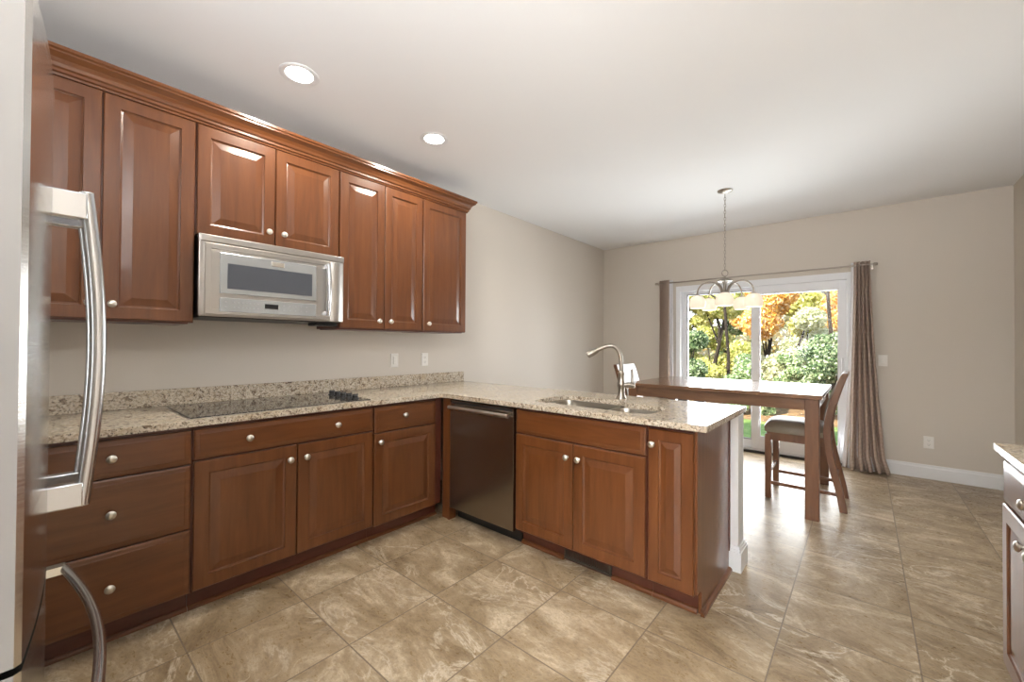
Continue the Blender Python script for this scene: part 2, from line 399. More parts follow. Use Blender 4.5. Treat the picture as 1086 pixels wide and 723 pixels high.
# crown molding
CR = [(0, 0), (.012, 0), (.014, .010), (.022, .014), (.022, .026), (.030, .032), (.034, .046), (.044, .062), (.060, .074), (.066, .078), (.066, .086), (.074, .092), (.074, .106), (0, .106)]
bm = B(); zc = ZT-.006; xb = XU+.004; ye = 2.507
ra = []
for p, q in CR:
    ra.append([bm.verts.new((xb+p, -.30, zc+q)), bm.verts.new((xb+p, ye+p, zc+q)), bm.verts.new((XL+.002, ye+p, zc+q))])
for a, b in zip(ra, ra[1:]+ra[:1]):
    for i in range(2): bm.faces.new((a[i], a[i+1], b[i+1], b[i]))
bm.faces.new([r[0] for r in ra][::-1]); bm.faces.new([r[2] for r in ra])
cm = obj('crown_molding', bm, cherry_y); tag(cm, 'stepped cherry crown molding running along the top of the wall cabinets', 'molding')
bm = B(); lathe(bm, [(.004, 0), (.004, .012), (.007, .013), (.007, .018), (0, .019)], (XU-.1, 2.505, 1.42), (0, 1, 0), 10)
tag(obj('wall_hook', bm, nickel, None, True), 'tiny metal peg on the right side of the last wall cabinet', 'hook')

# ------------------------------------------------------------ microwave
mw_face = mat('microwave_face', (.44, .46, .47), .25, .55)
mw_dark = mat('microwave_glass', (.10, .11, .13), .06, .3)
lcd = mat('display_black', (.01, .01, .012), .15)
y0, y1, z0, z1, xf = .560, 1.338, 1.408, 1.843, -2.607
t = thing('microwave', 'stainless over-the-range microwave mounted below the short wall cabinet', 'microwave', (XL+.2, .95, z0))
obj('body', bx(XL+.002, xf-.032, y0+.006, y1-.004, z0+.012, z1-.001), black, t, bev=.003)
obj('face_plate', bx(xf-.030, xf-.006, y0, y1, z0+.004, z1-.001), steel_h, t, bev=.004)
obj('vent_grille', bx(xf-.004, xf+.004, y0+.004, y1-.002, z1-.040, z1-.004), steel_h, t, bev=.003)
d = obj('door', panel(B(), (xf-.006, y0+.022, z0+.012), (0, 1, 0), (0, 0, 1), (1, 0, 0), .662, z1-z0-.058, [(0, 0), (0, .012), (.004, .016), (.028, .016), (.030, .012), (.032, .012)]), steel_h, t)
obj('door_panel', panel(B(), (xf+.006, y0+.088, 1.535), (0, 1, 0), (0, 0, 1), (1, 0, 0), .505, .218, [(0, 0), (0, .006), (.003, .008)]), mw_face, d)
obj('window', panel(B(), (xf+.0142, y0+.122, 1.563), (0, 1, 0), (0, 0, 1), (1, 0, 0), .445, .135, [(0, 0), (0, .0010), (.002, .0012)]), mw_dark, d)
bd = obj('badge', panel(B(), (xf+.0142, y0+.335, 1.715), (0, 1, 0), (0, 0, 1), (1, 0, 0), .070, .026, [(0, 0), (0, .002), (.002, .003)]), nickel_b, d)
cp = obj('control_panel', panel(B(), (xf+.0085, y0+.088, 1.438), (0, 1, 0), (0, 0, 1), (1, 0, 0), .505, .076, [(0, 0), (0, .004), (.002, .005)]), mw_face, t)
obj('display', panel(B(), (xf+.0137, y0+.305, 1.468), (0, 1, 0), (0, 0, 1), (1, 0, 0), .070, .026, [(0, 0), (0, .001)]), lcd, cp)
key_m = mat('key_print', (.25, .26, .28), .5)
for gy, n in ((.11, 1), (.15, 4), (.225, 3), (.402, 5)):
    for i in range(n):
        for zz in (1.462, 1.488):
            a = y0+gy+i*.020+(i*.012 if gy > .4 else 0)
            obj('key', bx(xf+.0137, xf+.0143, a, a+.009, zz, zz+.006), key_m, cp)
ctr = (y0+y1)/2
bm = B(); ky = y1-.118
tube(bm, [(xf+.012, ky, 1.50), (xf+.046, ky+.004, 1.50-.012), (xf+.052, ky+.004, 1.62), (xf+.046, ky+.004, 1.762), (xf+.012, ky, 1.750)], .0105, 12)
bm2 = B(); pts = []
for i in range(13):
    a = i/12; pts.append((xf+.030+.020*math.sin(PI*a), ky, 1.448+.325*a))
tube(bm2, pts, .011, 12, sx=1.1)
box(bm2, xf+.006, xf+.032, ky-.010, ky+.010, 1.450, 1.476); box(bm2, xf+.006, xf+.032, ky-.010, ky+.010, 1.745, 1.771); bm.free()
obj('door_handle', bm2, chrome, t, smooth=True)
bm = B(); rr = [(xf-.008+.016*math.sin(PI*i/8), y1-.098+.094*i/8) for i in range(9)]
prism(bm, [Vector((a, b, z0+.010)) for a, b in rr]+[Vector((xf-.02, y1-.004, z0+.010)), Vector((xf-.02, y1-.098, z0+.010))], (0, 0, z1-z0-.055))
obj('side_panel', bm, steel_h, t, smooth=True)
obj('underside', bx(XL+.01, xf-.02, y0+.01, y1-.012, z0-.002, z0+.010), black, t)
bm = B(); box(bm, xf-.16, xf-.05, y1-.16, y1-.02, z0-.022, z0-.003); obj('light_housing', bm, black, t, bev=.003)

# ------------------------------------------------------------ base cabinets along left wall
XB = -2.394          # carcass front; doors proud by T
TK = -2.452          # toe kick face
def base_left(label, y0, y1):
    t = thing('base_cabinet', label, 'cabinet', ((XL+XB)/2, (y0+y1)/2, 0), 'cherry base cabinets')
    obj('body', bx(XL+.002, XB, y0, y1, .102, .883), cherry_dark, t)  # body darkened so gaps between fronts look shaded
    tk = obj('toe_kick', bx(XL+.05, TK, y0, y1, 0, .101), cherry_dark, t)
    bm = B(); prism(bm, [Vector((TK, y0, 0)), Vector((TK+.017, y0, 0)), Vector((TK+.016, y0, .010)), Vector((TK+.010, y0, .016)), Vector((TK, y0, .018))], (0, y1-y0, 0))
    obj('shoe_molding', bm, cherry_y, tk)
    return t
t = base_left('cherry base cabinet with three stacked drawers, next to the refrigerator', -.055, .4945)
for z0, z1, kz in ((.708, .864, .790), (.409, .702, .560), (.110, .403, .257)):
    d = front_X(t, 'slab', XB+.001, -.050, .490, z0, z1, cherry_y); knob(d, (XB+T, .222, kz), (1, 0, 0))
t = base_left('wide cherry base cabinet under the cooktop with two doors below a two-knob panel', .4965, 1.4265)
d = front_X(t, 'slab', XB+.001, .501, 1.422, .722, .864, cherry_y); knob(d, (XB+T, .724, .793), (1, 0, 0)); knob(d, (XB+T, 1.184, .793), (1, 0, 0))
d = front_X(t, 'door', XB+.001, .501, .960, .112, .714, cherry_v); knob(d, (XB+T, .921, .640), (1, 0, 0))
d = front_X(t, 'door', XB+.001, .966, 1.422, .112, .714, cherry_v); knob(d, (XB+T, 1.008, .640), (1, 0, 0))
t = base_left('cherry base cabinet with one drawer over one door, in the inner corner', 1.4285, 1.990)
d = front_X(t, 'slab', XB+.001, 1.433, 1.926, .702, .864, cherry_y); knob(d, (XB+T, 1.655, .793), (1, 0, 0))
d = front_X(t, 'door', XB+.001, 1.433, 1.926, .104, .694, cherry_v); knob(d, (XB+T, 1.470, .640), (1, 0, 0))

# ------------------------------------------------------------ peninsula run, facing -y
YC = 2.011          # carcass front; doors proud toward -y
t = thing('corner_filler', 'upright cherry filler panel in the corner between base cabinet and dishwasher', 'panel', (-2.33, 2.0, 0))
obj('filler_face', bx(XB+.022, -2.289, 1.992, 2.05, .0, .883), cherry_v, t)
obj('filler_post', bx(-2.310, -2.2885, 1.986, 1.9915, .0, .883), cherry_v, t)
# dishwasher
t = thing('dishwasher', 'stainless steel dishwasher with bar handle built into the peninsula', 'dishwasher', (-1.98, 2.3, 0))
obj('body', bx(-2.284, -1.678, 2.012, 2.60, .105, .868), black, t)
obj('toe_panel', bx(-2.284, -1.678, 2.07, 2.10, .001, .104), black, t)
obj('door', bx(-2.281, -1.682, 1.985, 2.0115, .094, .868), steel_v, t, bev=.003)
bm = B(); box(bm, -2.27, -1.695, 1.9838, 1.9848, .846, .862)
obj('control_strip', bm, dark_gap, t)
bm = B(); tube(bm, [(-2.265, 1.952, .822), (-1.70, 1.952, .822)], .0135, 14)
box(bm, -2.243, -2.227, 1.952, 1.986, .815, .829); box(bm, -1.738, -1.722, 1.952, 1.986, .815, .829)
obj('handle', bm, nickel_b, t, smooth=True)
def base_pen(label, x0, x1, mol=True):
    t = thing('base_cabinet', label, 'cabinet', ((x0+x1)/2, 2.3, 0), 'cherry base cabinets')
    bm = B(); box(bm, x0, x0+.018, YC, 2.60, .102, .883); box(bm, x1-.018, x1, YC, 2.60, .102, .883); box(bm, x0+.018, x1-.018, YC, 2.60, .102, .120)
    box(bm, x0+.018, x1-.018, 2.585, 2.60, .12, .883); box(bm, x0+.018, x1-.018, YC, YC+.018, .12, .883)
    obj('body', bm, cherry_dark, t)  # gap shade is in the body colour here too
    return t
ts = base_pen('wide cherry sink cabinet with two doors under a plain panel, right of the dishwasher', -1.674, -.8215)
front_Y(ts, 'slab', YC-.001, -1.667, -.8275, .722, .864, cherry_x)
d = front_Y(ts, 'door', YC-.001, -1.667, -1.250, .118, .714, cherry_v); knob(d, (-1.285, YC-T, .635), (0, -1, 0))
d = front_Y(ts, 'door', YC-.001, -1.244, -.8275, .118, .714, cherry_v); knob(d, (-1.209, YC-T, .635), (0, -1, 0))
tn = base_pen('narrow one-door cherry base cabinet at the free end of the peninsula', -.8195, -.604)
d = front_Y(tn, 'doorn', YC-.001, -.8135, -.5990, .118, .864, cherry_v); knob(d, (-.790, YC-T, .790), (0, -1, 0))
YK = 2.082
def shoe_Y(bm, x0, x1, y):
    prism(bm, [Vector((x0, y, 0)), Vector((x0, y-.019, 0)), Vector((x0, y-.018, .011)), Vector((x0, y-.011, .019)), Vector((x0, y, .021))], (x1-x0, 0, 0))
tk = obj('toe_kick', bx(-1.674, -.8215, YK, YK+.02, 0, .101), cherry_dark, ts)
bm = B(); shoe_Y(bm, -1.674, -1.356, YK); obj('shoe_molding', bm, cherry_x, tk)
bm = B(); shoe_Y(bm, -1.046, -.8215, YK); obj('shoe_molding', bm, cherry_x, tk)
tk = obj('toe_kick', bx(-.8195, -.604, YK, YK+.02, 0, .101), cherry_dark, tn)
bm = B(); shoe_Y(bm, -.8195, -.604, YK); obj('shoe_molding', bm, cherry_x, tk)
# end panel with corner strip and shoe
t = thing('end_panel', 'tall flat cherry panel closing the free end of the peninsula', 'panel', (-.59, 2.3, 0))
pts = [(2.0115, .118), (2.0115, .874), (2.594, .874), (2.594, 0), (YK-.002, 0), (YK-.002, .102), (YK-.018, .118)]
bm = B(); prism(bm, [Vector((-.602, a, b)) for a, b in pts], (.015, 0, 0)); obj('panel', bm, cherry_v, t)
obj('corner_strip', bx(-.602, -.582, 2.5945, 2.6085, 0, .874), cherry_dark, t)
sp = [(0, 0), (.019, 0), (.018, .011), (.011, .019), (0, .021)]
bm = B(); prism(bm, [Vector((-.587+p, YK-.021, q)) for p, q in sp], (0, .548, 0))
obj('shoe_molding', bm, cherry_y, t)
# toe-kick register
t = thing('vent_register', 'dark slotted air register set in the toe kick under the sink cabinet', 'vent', (-1.2, YK-.01, 0))
bm = B(); box(bm, -1.352, -1.050, YK-.014, YK-.001, .012, .024); box(bm, -1.352, -1.050, YK-.014, YK-.001, .086, .098); box(bm, -1.352, -1.338, YK-.014, YK-.001, .024, .086); box(bm, -1.064, -1.050, YK-.014, YK-.001, .024, .086)
reg_m = mat('register_bronze', (.085, .075, .06), .4, .6)
obj('frame', bm, reg_m, t, bev=.002)
bm = B()
for i in range(26): box(bm, -1.334+i*.0104, -1.3305+i*.0104, YK-.010, YK-.003, .024, .086)
obj('grille', bm, reg_m, t)

# ------------------------------------------------------------ countertop
ct = thing('countertop', 'speckled beige granite countertop running along the wall and out over the peninsula', 'countertop', (-2.3, 2.0, .884))
outer = round_poly([(XL+.002, -.10), (-2.345, -.10), (-2.345, 1.955), (-.532, 1.955), (-.532, 2.772), (XL+.002, 2.772)], [0, 0, .03, .012, .012, 0])
hole = round_poly([(-1.625, 2.085), (-.845, 2.085), (-.845, 2.395), (-1.13, 2.405), (-1.19, 2.490), (-1.625, 2.490)], [.07, .07, .07, .05, .05, .07], 6)
bm = extrude_holes(B(), outer, [hole], .884, .914)
obj('slab', bm, gran, ct, bev=.003)
obj('backsplash', bx(XL+.001, XL+.021, -.10, 2.772, .9145, 1.008), gran, ct, bev=.002)
# sink
t = thing('sink', 'stainless undermount double-bowl sink set in the peninsula countertop', 'sink', (-1.24, 2.3, .69))
def bowl(x0, x1, y0, y1, zb, zt):
    bm = B(); prev = None
    for ins, z, r in ((-.012, zt, .07), (0, zt, .07), (.004, zt-.02, .07), (.012, zb+.03, .065), (.03, zb+.006, .06), (.06, zb, .04)):
        p = round_poly([(x0+ins, y0+ins), (x1-ins, y0+ins), (x1-ins, y1-ins), (x0+ins, y1-ins)], r, 6)
        ring = [bm.verts.new((a, b, z)) for a, b in p]
        if prev:
            for i in range(len(ring)): bm.faces.new((prev[i], prev[(i+1) % len(ring)], ring[(i+1) % len(ring)], ring[i]))
        prev = ring
    bm.faces.new(prev)
    o = obj('bowl', bm, sink_steel, t, smooth=True)
    lm = B(); lathe(lm, [(0, 0), (.03, 0), (.042, .004), (.045, .003), (.045, -.003)], ((x0+x1)/2, (y0+y1)/2, zb+.002), (0, 0, 1), 20)
    obj('drain', lm, drain_m, o, smooth=True)
bowl(-1.615, -1.175, 2.09, 2.485, .70, .883); bowl(-1.155, -.852, 2.09, 2.400, .74, .883)
# faucet
t = thing('faucet', 'brushed nickel high-arc kitchen faucet with side lever behind the sink', 'faucet', (-1.255, 2.60, .914))
fx, fy = -1.245, 2.590
dv = Vector((-.86, -.51, 0)).normalized()     # spout direction
bm = B(); lathe(bm, [(.034, 0), (.034, .006), (.028, .016), (.023, .03), (.022, .055), (.024, .075), (.027, .082), (.027, .105), (.022, .115), (.0195, .160), (.022, .166), (.022, .176), (.0155, .186)], (fx, fy, .9141), (0, 0, 1), 24)
obj('body', bm, nickel, t, smooth=True)
b0 = Vector((fx, fy, 1.08)); pts = [b0, b0+Vector((0, 0, .05))]
ctrl = [Vector((fx, fy, 1.13)), Vector((fx, fy, 1.295)), b0+dv*.075+Vector((0, 0, .205)), b0+dv*.155+Vector((0, 0, .160))]
for i in range(1, 17):
    a = i/16; q = ctrl[0]*(1-a)**3+ctrl[1]*3*a*(1-a)**2+ctrl[2]*3*a*a*(1-a)+ctrl[3]*a**3
    pts.append(q)
bm = tube(B(), pts, .0145, 14); obj('spout', bm, nickel, t, smooth=True)
dd = (pts[-1]-pts[-2]).normalized()
bm = tube(B(), [pts[-1], pts[-1]+dd*.015, pts[-1]+dd*.05, pts[-1]+dd*.075, pts[-1]+dd*.080], [.016, .021, .024, .023, .017], 16)
obj('spray_head', bm, nickel, t, smooth=True)
hx = Vector((.95, .30, 0)).normalized(); hb = Vector((fx, fy, 1.005))
bm = tube(B(), [hb+hx*.018, hb+hx*.05, hb+hx*.055, hb+hx*.085, hb+hx*.090], [.017, .016, .019, .019, .014], 16)
tube(bm, [hb+hx*.070+Vector((0, 0, .01)), hb+hx*.072+Vector((0, 0, .06)), hb+hx*.070+Vector((0, 0, .105))], [.009, .0075, .007], 10)
obj('lever', bm, nickel, t, smooth=True)
# cooktop
ctop = mat('cooktop_glass', (.035, .033, .032), .05, spec=.8)
nn = noise(ctop, coords(ctop), 130, 3, .6); L(ctop, ramp(ctop, [(.5, (.03, .028, .026)), (.66, (.22, .19, .16))], nn), bsdf(ctop).inputs['Base Color'])
t = thing('cooktop', 'black speckled glass electric cooktop set into the wall countertop', 'cooktop', (-2.63, .95, .914))
gl = obj('glass_top', bx(-2.900, -2.392, .488, 1.415, .9142, .920), ctop, t, bev=.002)
obj('trim', bx(-2.906, -2.386, .482, 1.421, .9141, .9155), nickel, t)
ring_m = mat('burner_print', (.16, .15, .14), .2)
for cx, cy, r in ((-2.77, .69, .085), (-2.53, .69, .105), (-2.77, 1.06, .105), (-2.53, 1.06, .085)):
    bm = B()
    for j in range(40):
        a, b = 2*PI*j/40, 2*PI*(j+1)/40
        vs = [bm.verts.new((cx+math.cos(q)*rr, cy+math.sin(q)*rr, .9204)) for q, rr in ((a, r), (b, r), (b, r-.003), (a, r-.003))]; bm.faces.new(vs)
    obj('burner_ring', bm, ring_m, gl)
for i in range(5):
    bm = B(); lathe(bm, [(.024, 0), (.024, .004), (.019, .007), (.018, .020), (.015, .023), (0, .023)], (-2.790+i*.078, 1.355, .9203), (0, 0, 1), 18)
    box(bm, -2.794+i*.078, -2.786+i*.078, 1.337, 1.373, .937, .950)
    obj('knob', bm, black, t, smooth=True)

# ------------------------------------------------------------ outlets and switches
slot_m = mat('outlet_slot', (.12, .11, .10), .6)
def outlet_on(label, cat, name, p, nrm, kind):
    n = Vector(nrm); u = Vector((0, 0, 1)).cross(n); p = Vector(p); t = thing(name, label, cat, p)
    o = p-u*.036-Vector((0, 0, .058))
    obj('plate', panel(B(), o, u, (0, 0, 1), n, .072, .116, [(0, .0005), (0, .003), (.004, .006)]), white_plastic, t)
    if kind == 'outlet':
        for dz in (-.021, .021):
            q = p+Vector((0, 0, dz)); bm = B(); panel(bm, q-u*.017-Vector((0, 0, .014)), u, (0, 0, 1), n, .034, .028, [(0, .0065), (0, .008), (.001, .0085)])
            r = obj('receptacle', bm, white_plastic, t)
            bm = B()
            for s in (-.007, .007): panel(bm, q+u*(s-.001)-Vector((0, 0, .002)), u, (0, 0, 1), n, .002, .010, [(0, .0086), (0, .0090)])
            panel(bm, q-u*.0025-Vector((0, 0, .011)), u, (0, 0, 1), n, .005, .005, [(0, .0086), (0, .0090)])
            obj('slots', bm, slot_m, r)
    else:
        obj('rocker', panel(B(), p-u*.016-Vector((0, 0, .033)), u, (0, 0, 1), n, .032, .066, [(0, .0065), (0, .008), (.003, .0105)]), white_plastic, t)
outlet_on('white wall switch above the backsplash, left of the other plate', 'switch', 'light_switch', (XL, 1.995, 1.134), (1, 0, 0), 'switch')
outlet_on('white outlet above the backsplash, near the end of the granite', 'outlet', 'wall_outlet', (XL, 2.310, 1.134), (1, 0, 0), 'outlet')
outlet_on('white switch on the far wall beside the right curtain', 'switch', 'light_switch', (.145, YF, 1.135), (0, -1, 0), 'switch')
outlet_on('white outlet low on the far wall above the baseboard', 'outlet', 'wall_outlet', (.473, YF, .352), (0, -1, 0), 'outlet')

# ------------------------------------------------------------ refrigerator (bowed doors, facing +y)
t = thing('refrigerator', 'stainless french-door refrigerator with curved handles, at the left edge', 'refrigerator', (-1.315, -.40, 0))
FX0, FX1 = -1.770, -.862; FC = (FX0+FX1)/2
def fy_(x): return -.004+.030*(1-((x-FC)/.454)**2)
obj('body', bx(FX0+.005, FX1-.005, -.82, -.105, .03, 1.745), mat('fridge_side', (.20, .20, .20), .4, .5), t, bev=.004)
def bowed(name, xa, xb, z0, z1):
    n = 16; f = [(xa+(xb-xa)*i/n) for i in range(n+1)]
    poly = [(x, fy_(x)) for x in f]
    poly[0] = (xa, poly[0][1]-.006); poly.insert(1, (xa+.006, fy_(xa+.006))); poly[-1] = (xb, poly[-1][1]-.006); poly.insert(-1, (xb-.006, fy_(xb-.006)))
    bm = prism(B(), [Vector((x, y, z0)) for x, y in poly]+[Vector((xb, -.10, z0)), Vector((xa, -.10, z0))], (0, 0, z1-z0))
    bm.normal_update()
    for f in bm.faces:
        if abs(f.normal.x) > .9: f.material_index = 1
    return obj(name, bm, [steel_door, steel_side], t, smooth=True)
dn = bowed('door', FC+.002, FX1, .835, 1.760); df = bowed('door', FX0, FC-.002, .835, 1.760)
dr = bowed('freezer_drawer', FX0, FX1, .09, .825)
obj('base_grille', bx(FX0+.01, FX1-.01, -.12, -.075, .005, .085), black, t)
def vhandle(door, x):
    y = fy_(x); pts = []
    for i in range(17):
        a = i/16; pts.append((x, y+.048+.022*math.sin(PI*a), .925+.665*a))
    bm = tube(B(), pts, .0125, 14, sx=1.0, sy=.9)
    box(bm, x-.012, x+.012, y-.004, y+.050, .925, .975); box(bm, x-.012, x+.012, y-.004, y+.050, 1.53, 1.585)
    obj('handle', bm, chrome, door, smooth=True, bev=.003)
vhandle(dn, -1.262); vhandle(df, -1.368)
pts = []
for i in range(21):
    a = i/20; x = -1.695+.76*a; pts.append((x, .068+.036*math.sin(PI*a), .640))
bm = tube(B(), pts, .0125, 14, sx=.8)
for x in (-1.695, -.935): box(bm, x-.014, x+.014, fy_(x)-.004, .070, .630, .652)
obj('handle', bm, chrome, dr, smooth=True)

# ------------------------------------------------------------ right-hand base cabinet
RX = .412
t = thing('base_cabinet', 'cherry base cabinet with a wide drawer over two doors, at the right edge', 'cabinet', (.7, 2.0, 0), 'cherry base cabinets')
obj('body', bx(RX, XR-.002, 1.55, 2.372, .102, .883), cherry_v, t)
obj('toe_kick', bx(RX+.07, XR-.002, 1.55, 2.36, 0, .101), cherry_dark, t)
d = front_X(t, 'slab', RX-.001, 1.625, 2.369, .703, .850, cherry_y, -1); knob(d, (RX-T, 2.0, .785), (-1, 0, 0))
d = front_X(t, 'door', RX-.001, 2.000, 2.369, .106, .694, cherry_v, -1); knob(d, (RX-T, 2.045, .640), (-1, 0, 0))
d = front_X(t, 'door', RX-.001, 1.625, 1.994, .106, .694, cherry_v, -1); knob(d, (RX-T, 1.949, .640), (-1, 0, 0))
bm = extrude_holes(B(), round_poly([(.374, 1.45), (XR-.002, 1.45), (XR-.002, 2.402), (.374, 2.402)], [0, 0, 0, .01]), [], .884, .909)
tag(obj('side_countertop', bm, gran, None, bev=.003), 'speckled granite countertop on the base cabinet at the right edge', 'countertop')

# ------------------------------------------------------------ recessed lights
glow = mat('lamp_glow', (1, 1, 1), .5, emit=(1, .97, .92), es=9)
def downlight(label, x, y):
    t = thing('recessed_light', label, 'ceiling light', (x, y, H), 'recessed ceiling lights')
    bm = B(); n = 36
    lathe(bm, [(.066, .012), (.068, -.002), (.090, -.006), (.097, -.003), (.097, .0)], (x, y, H), (0, 0, 1), n)
    for f in [f for f in bm.faces if len(f.verts) == n]: bm.faces.remove(f)
    obj('trim_ring', bm, white_trim, t, smooth=True)
    obj('lens', lathe(B(), [(0, -.003), (.066, -.003), (.066, -.001), (0, -.001)], (x, y, H), (0, 0, 1), n), glow, t)
    a = area('downlight_lamp', (x, y, H-.012), (0, 0, 0), .13, .13, DOWN, (1, .93, .82), shape='DISK'); a.parent = t; a.location = (0, 0, -.012)
downlight('round recessed ceiling light nearest the camera, in front of the wall cabinets', -2.312, .925)
downlight('round recessed ceiling light further down the kitchen, near the last cabinets', -2.305, 1.835)
for x, y in ((.25, -.35), (-2.3, -1.9), (-.35, -1.9), (-1.3, -3.2)):  # unseen downlights added behind the camera for extra light
    downlight('added round recessed fill light above and behind the camera, unseen', x, y)

# ------------------------------------------------------------ chandelier
cx, cy = -.984, 4.19
t = thing('chandelier', 'five-arm nickel chandelier with frosted bell shades hanging over the table', 'chandelier', (cx, cy, H))
shade_m = mat('frosted_shade', (.80, .74, .64), .45, emit=(1, .84, .62), es=.26)
obj('canopy', lathe(B(), [(0, -.028), (.012, -.027), (.030, -.020), (.058, -.010), (.065, -.004), (.065, -.0005), (0, -.0005)], (cx, cy, H), (0, 0, 1), 28), nickel, t, smooth=True)
bm = B(); z = H-.030; k = 0
while z > 1.985:
    c = Vector((cx, cy, z-.017)); u = Vector((1, 0, 0)) if k % 2 else Vector((0, 1, 0))
    tube(bm, [c+u*.0075*math.cos(2*PI*j/12)+Vector((0, 0, .019*math.sin(2*PI*j/12))) for j in range(12)], .0022, 6, closed=True)
    z -= .031; k += 1
obj('chain', bm, nickel, t, smooth=True)
r_h = Vector((r_.x, r_.y, 0)).normalized()
bm = B(); tube(bm, [Vector((cx, cy, 1.950))+r_h*.028*math.cos(2*PI*j/24)+Vector((0, 0, .028*math.sin(2*PI*j/24))) for j in range(24)], .0045, 8, closed=True)
obj('hanging_loop', bm, nickel, t, smooth=True)
obj('column', lathe(B(), [(0, 1.925), (.010, 1.92), (.012, 1.905), (.045, 1.890), (.062, 1.880), (.060, 1.872), (.030, 1.868), (.014, 1.855), (.013, 1.72), (.022, 1.70), (.026, 1.68), (.016, 1.66), (.010, 1.645), (0, 1.635)], (cx, cy, 0), (0, 0, 1), 24), nickel, t, smooth=True)
fh = Vector((f_.x, f_.y, 0)).normalized()
for i in range(5):
    a = math.radians(170-72*i); dr_ = r_h*math.cos(a)+fh*math.sin(a); c0 = Vector((cx, cy, 0))
    pts = [c0+dr_*(.020)+Vector((0, 0, 1.70)), c0+dr_*.026+Vector((0, 0, 1.76))]
    for j in range(15):
        q = PI*(1-j/14); pts.append(c0+dr_*(.135+.105*math.cos(q))+Vector((0, 0, 1.765+.105*math.sin(q))))
    pts.append(c0+dr_*.240+Vector((0, 0, 1.745)))
    am = obj('arm', tube(B(), pts, .0065, 8), nickel, t, smooth=True)
    s0 = c0+dr_*.240
    obj('socket', lathe(B(), [(.010, 1.752), (.024, 1.745), (.026, 1.728), (.020, 1.722)], s0, (0, 0, 1), 16), nickel, am, smooth=True)
    bm = lathe(B(), [(.022, 1.742), (.046, 1.734), (.064, 1.712), (.073, 1.682), (.072, 1.652), (.062, 1.624), (.056, 1.626), (.066, 1.655), (.066, 1.690), (.044, 1.722), (.020, 1.735)], s0, (0, 0, 1), 24)
    obj('shade', bm, shade_m, am, smooth=True)
    pl = bpy.data.lights.new('chandelier_bulb', 'POINT'); pl.energy = .25; pl.color = (1, .84, .62); pl.shadow_soft_size = .025
    po = bpy.data.objects.new('chandelier_bulb', pl); C.objects.link(po); po.parent = t; po.location = s0+Vector((0, 0, 1.66))-Vector((cx, cy, H))

# ------------------------------------------------------------ dining table
TX0, TX1, TY0, TY1, TZ = -1.735, -.232, 3.705, 4.87, .918
t = thing('dining_table', 'counter-height brown wooden dining table in front of the sliding door', 'table', ((TX0+TX1)/2, (TY0+TY1)/2, 0))
bm = B(); box(bm, TX0, TX1, TY0, TY1, TZ-.032, TZ)
obj('tabletop', bm, table_wood, t, bev=.005, segs=3)
i_ = .018; L0 = .086
bm = B(); a, b, c, d = TX0+i_+.012, TX1-i_-.012, TY0+i_+.008, TY1-i_-.008
box(bm, a+L0-.02, b-L0+.02, c, c+.022, .800, TZ-.033); box(bm, a+L0-.02, b-L0+.02, d-.022, d, .800, TZ-.033)
box(bm, a, a+.022, c+L0-.02, d-L0+.02, .800, TZ-.033); box(bm, b-.022, b, c+L0-.02, d-L0+.02, .800, TZ-.033)
obj('apron', bm, table_wood, t, bev=.002)
for lx in (TX0+i_, TX1-i_-L0):
    for ly in (TY0+i_, TY1-i_-L0):
        obj('leg', bx(lx, lx+L0, ly, ly+L0, 0, TZ-.033), leg_wood, t, bev=.004)
bm = B(); box(bm, -1.26, -1.18, TY0+.045, TY0+.075, .785, .803); obj('leaf_latch', bm, black, t)
obj('leaf_latch', bx(-1.12, -1.04, TY0+.045, TY0+.075, .785, .803), black, t)

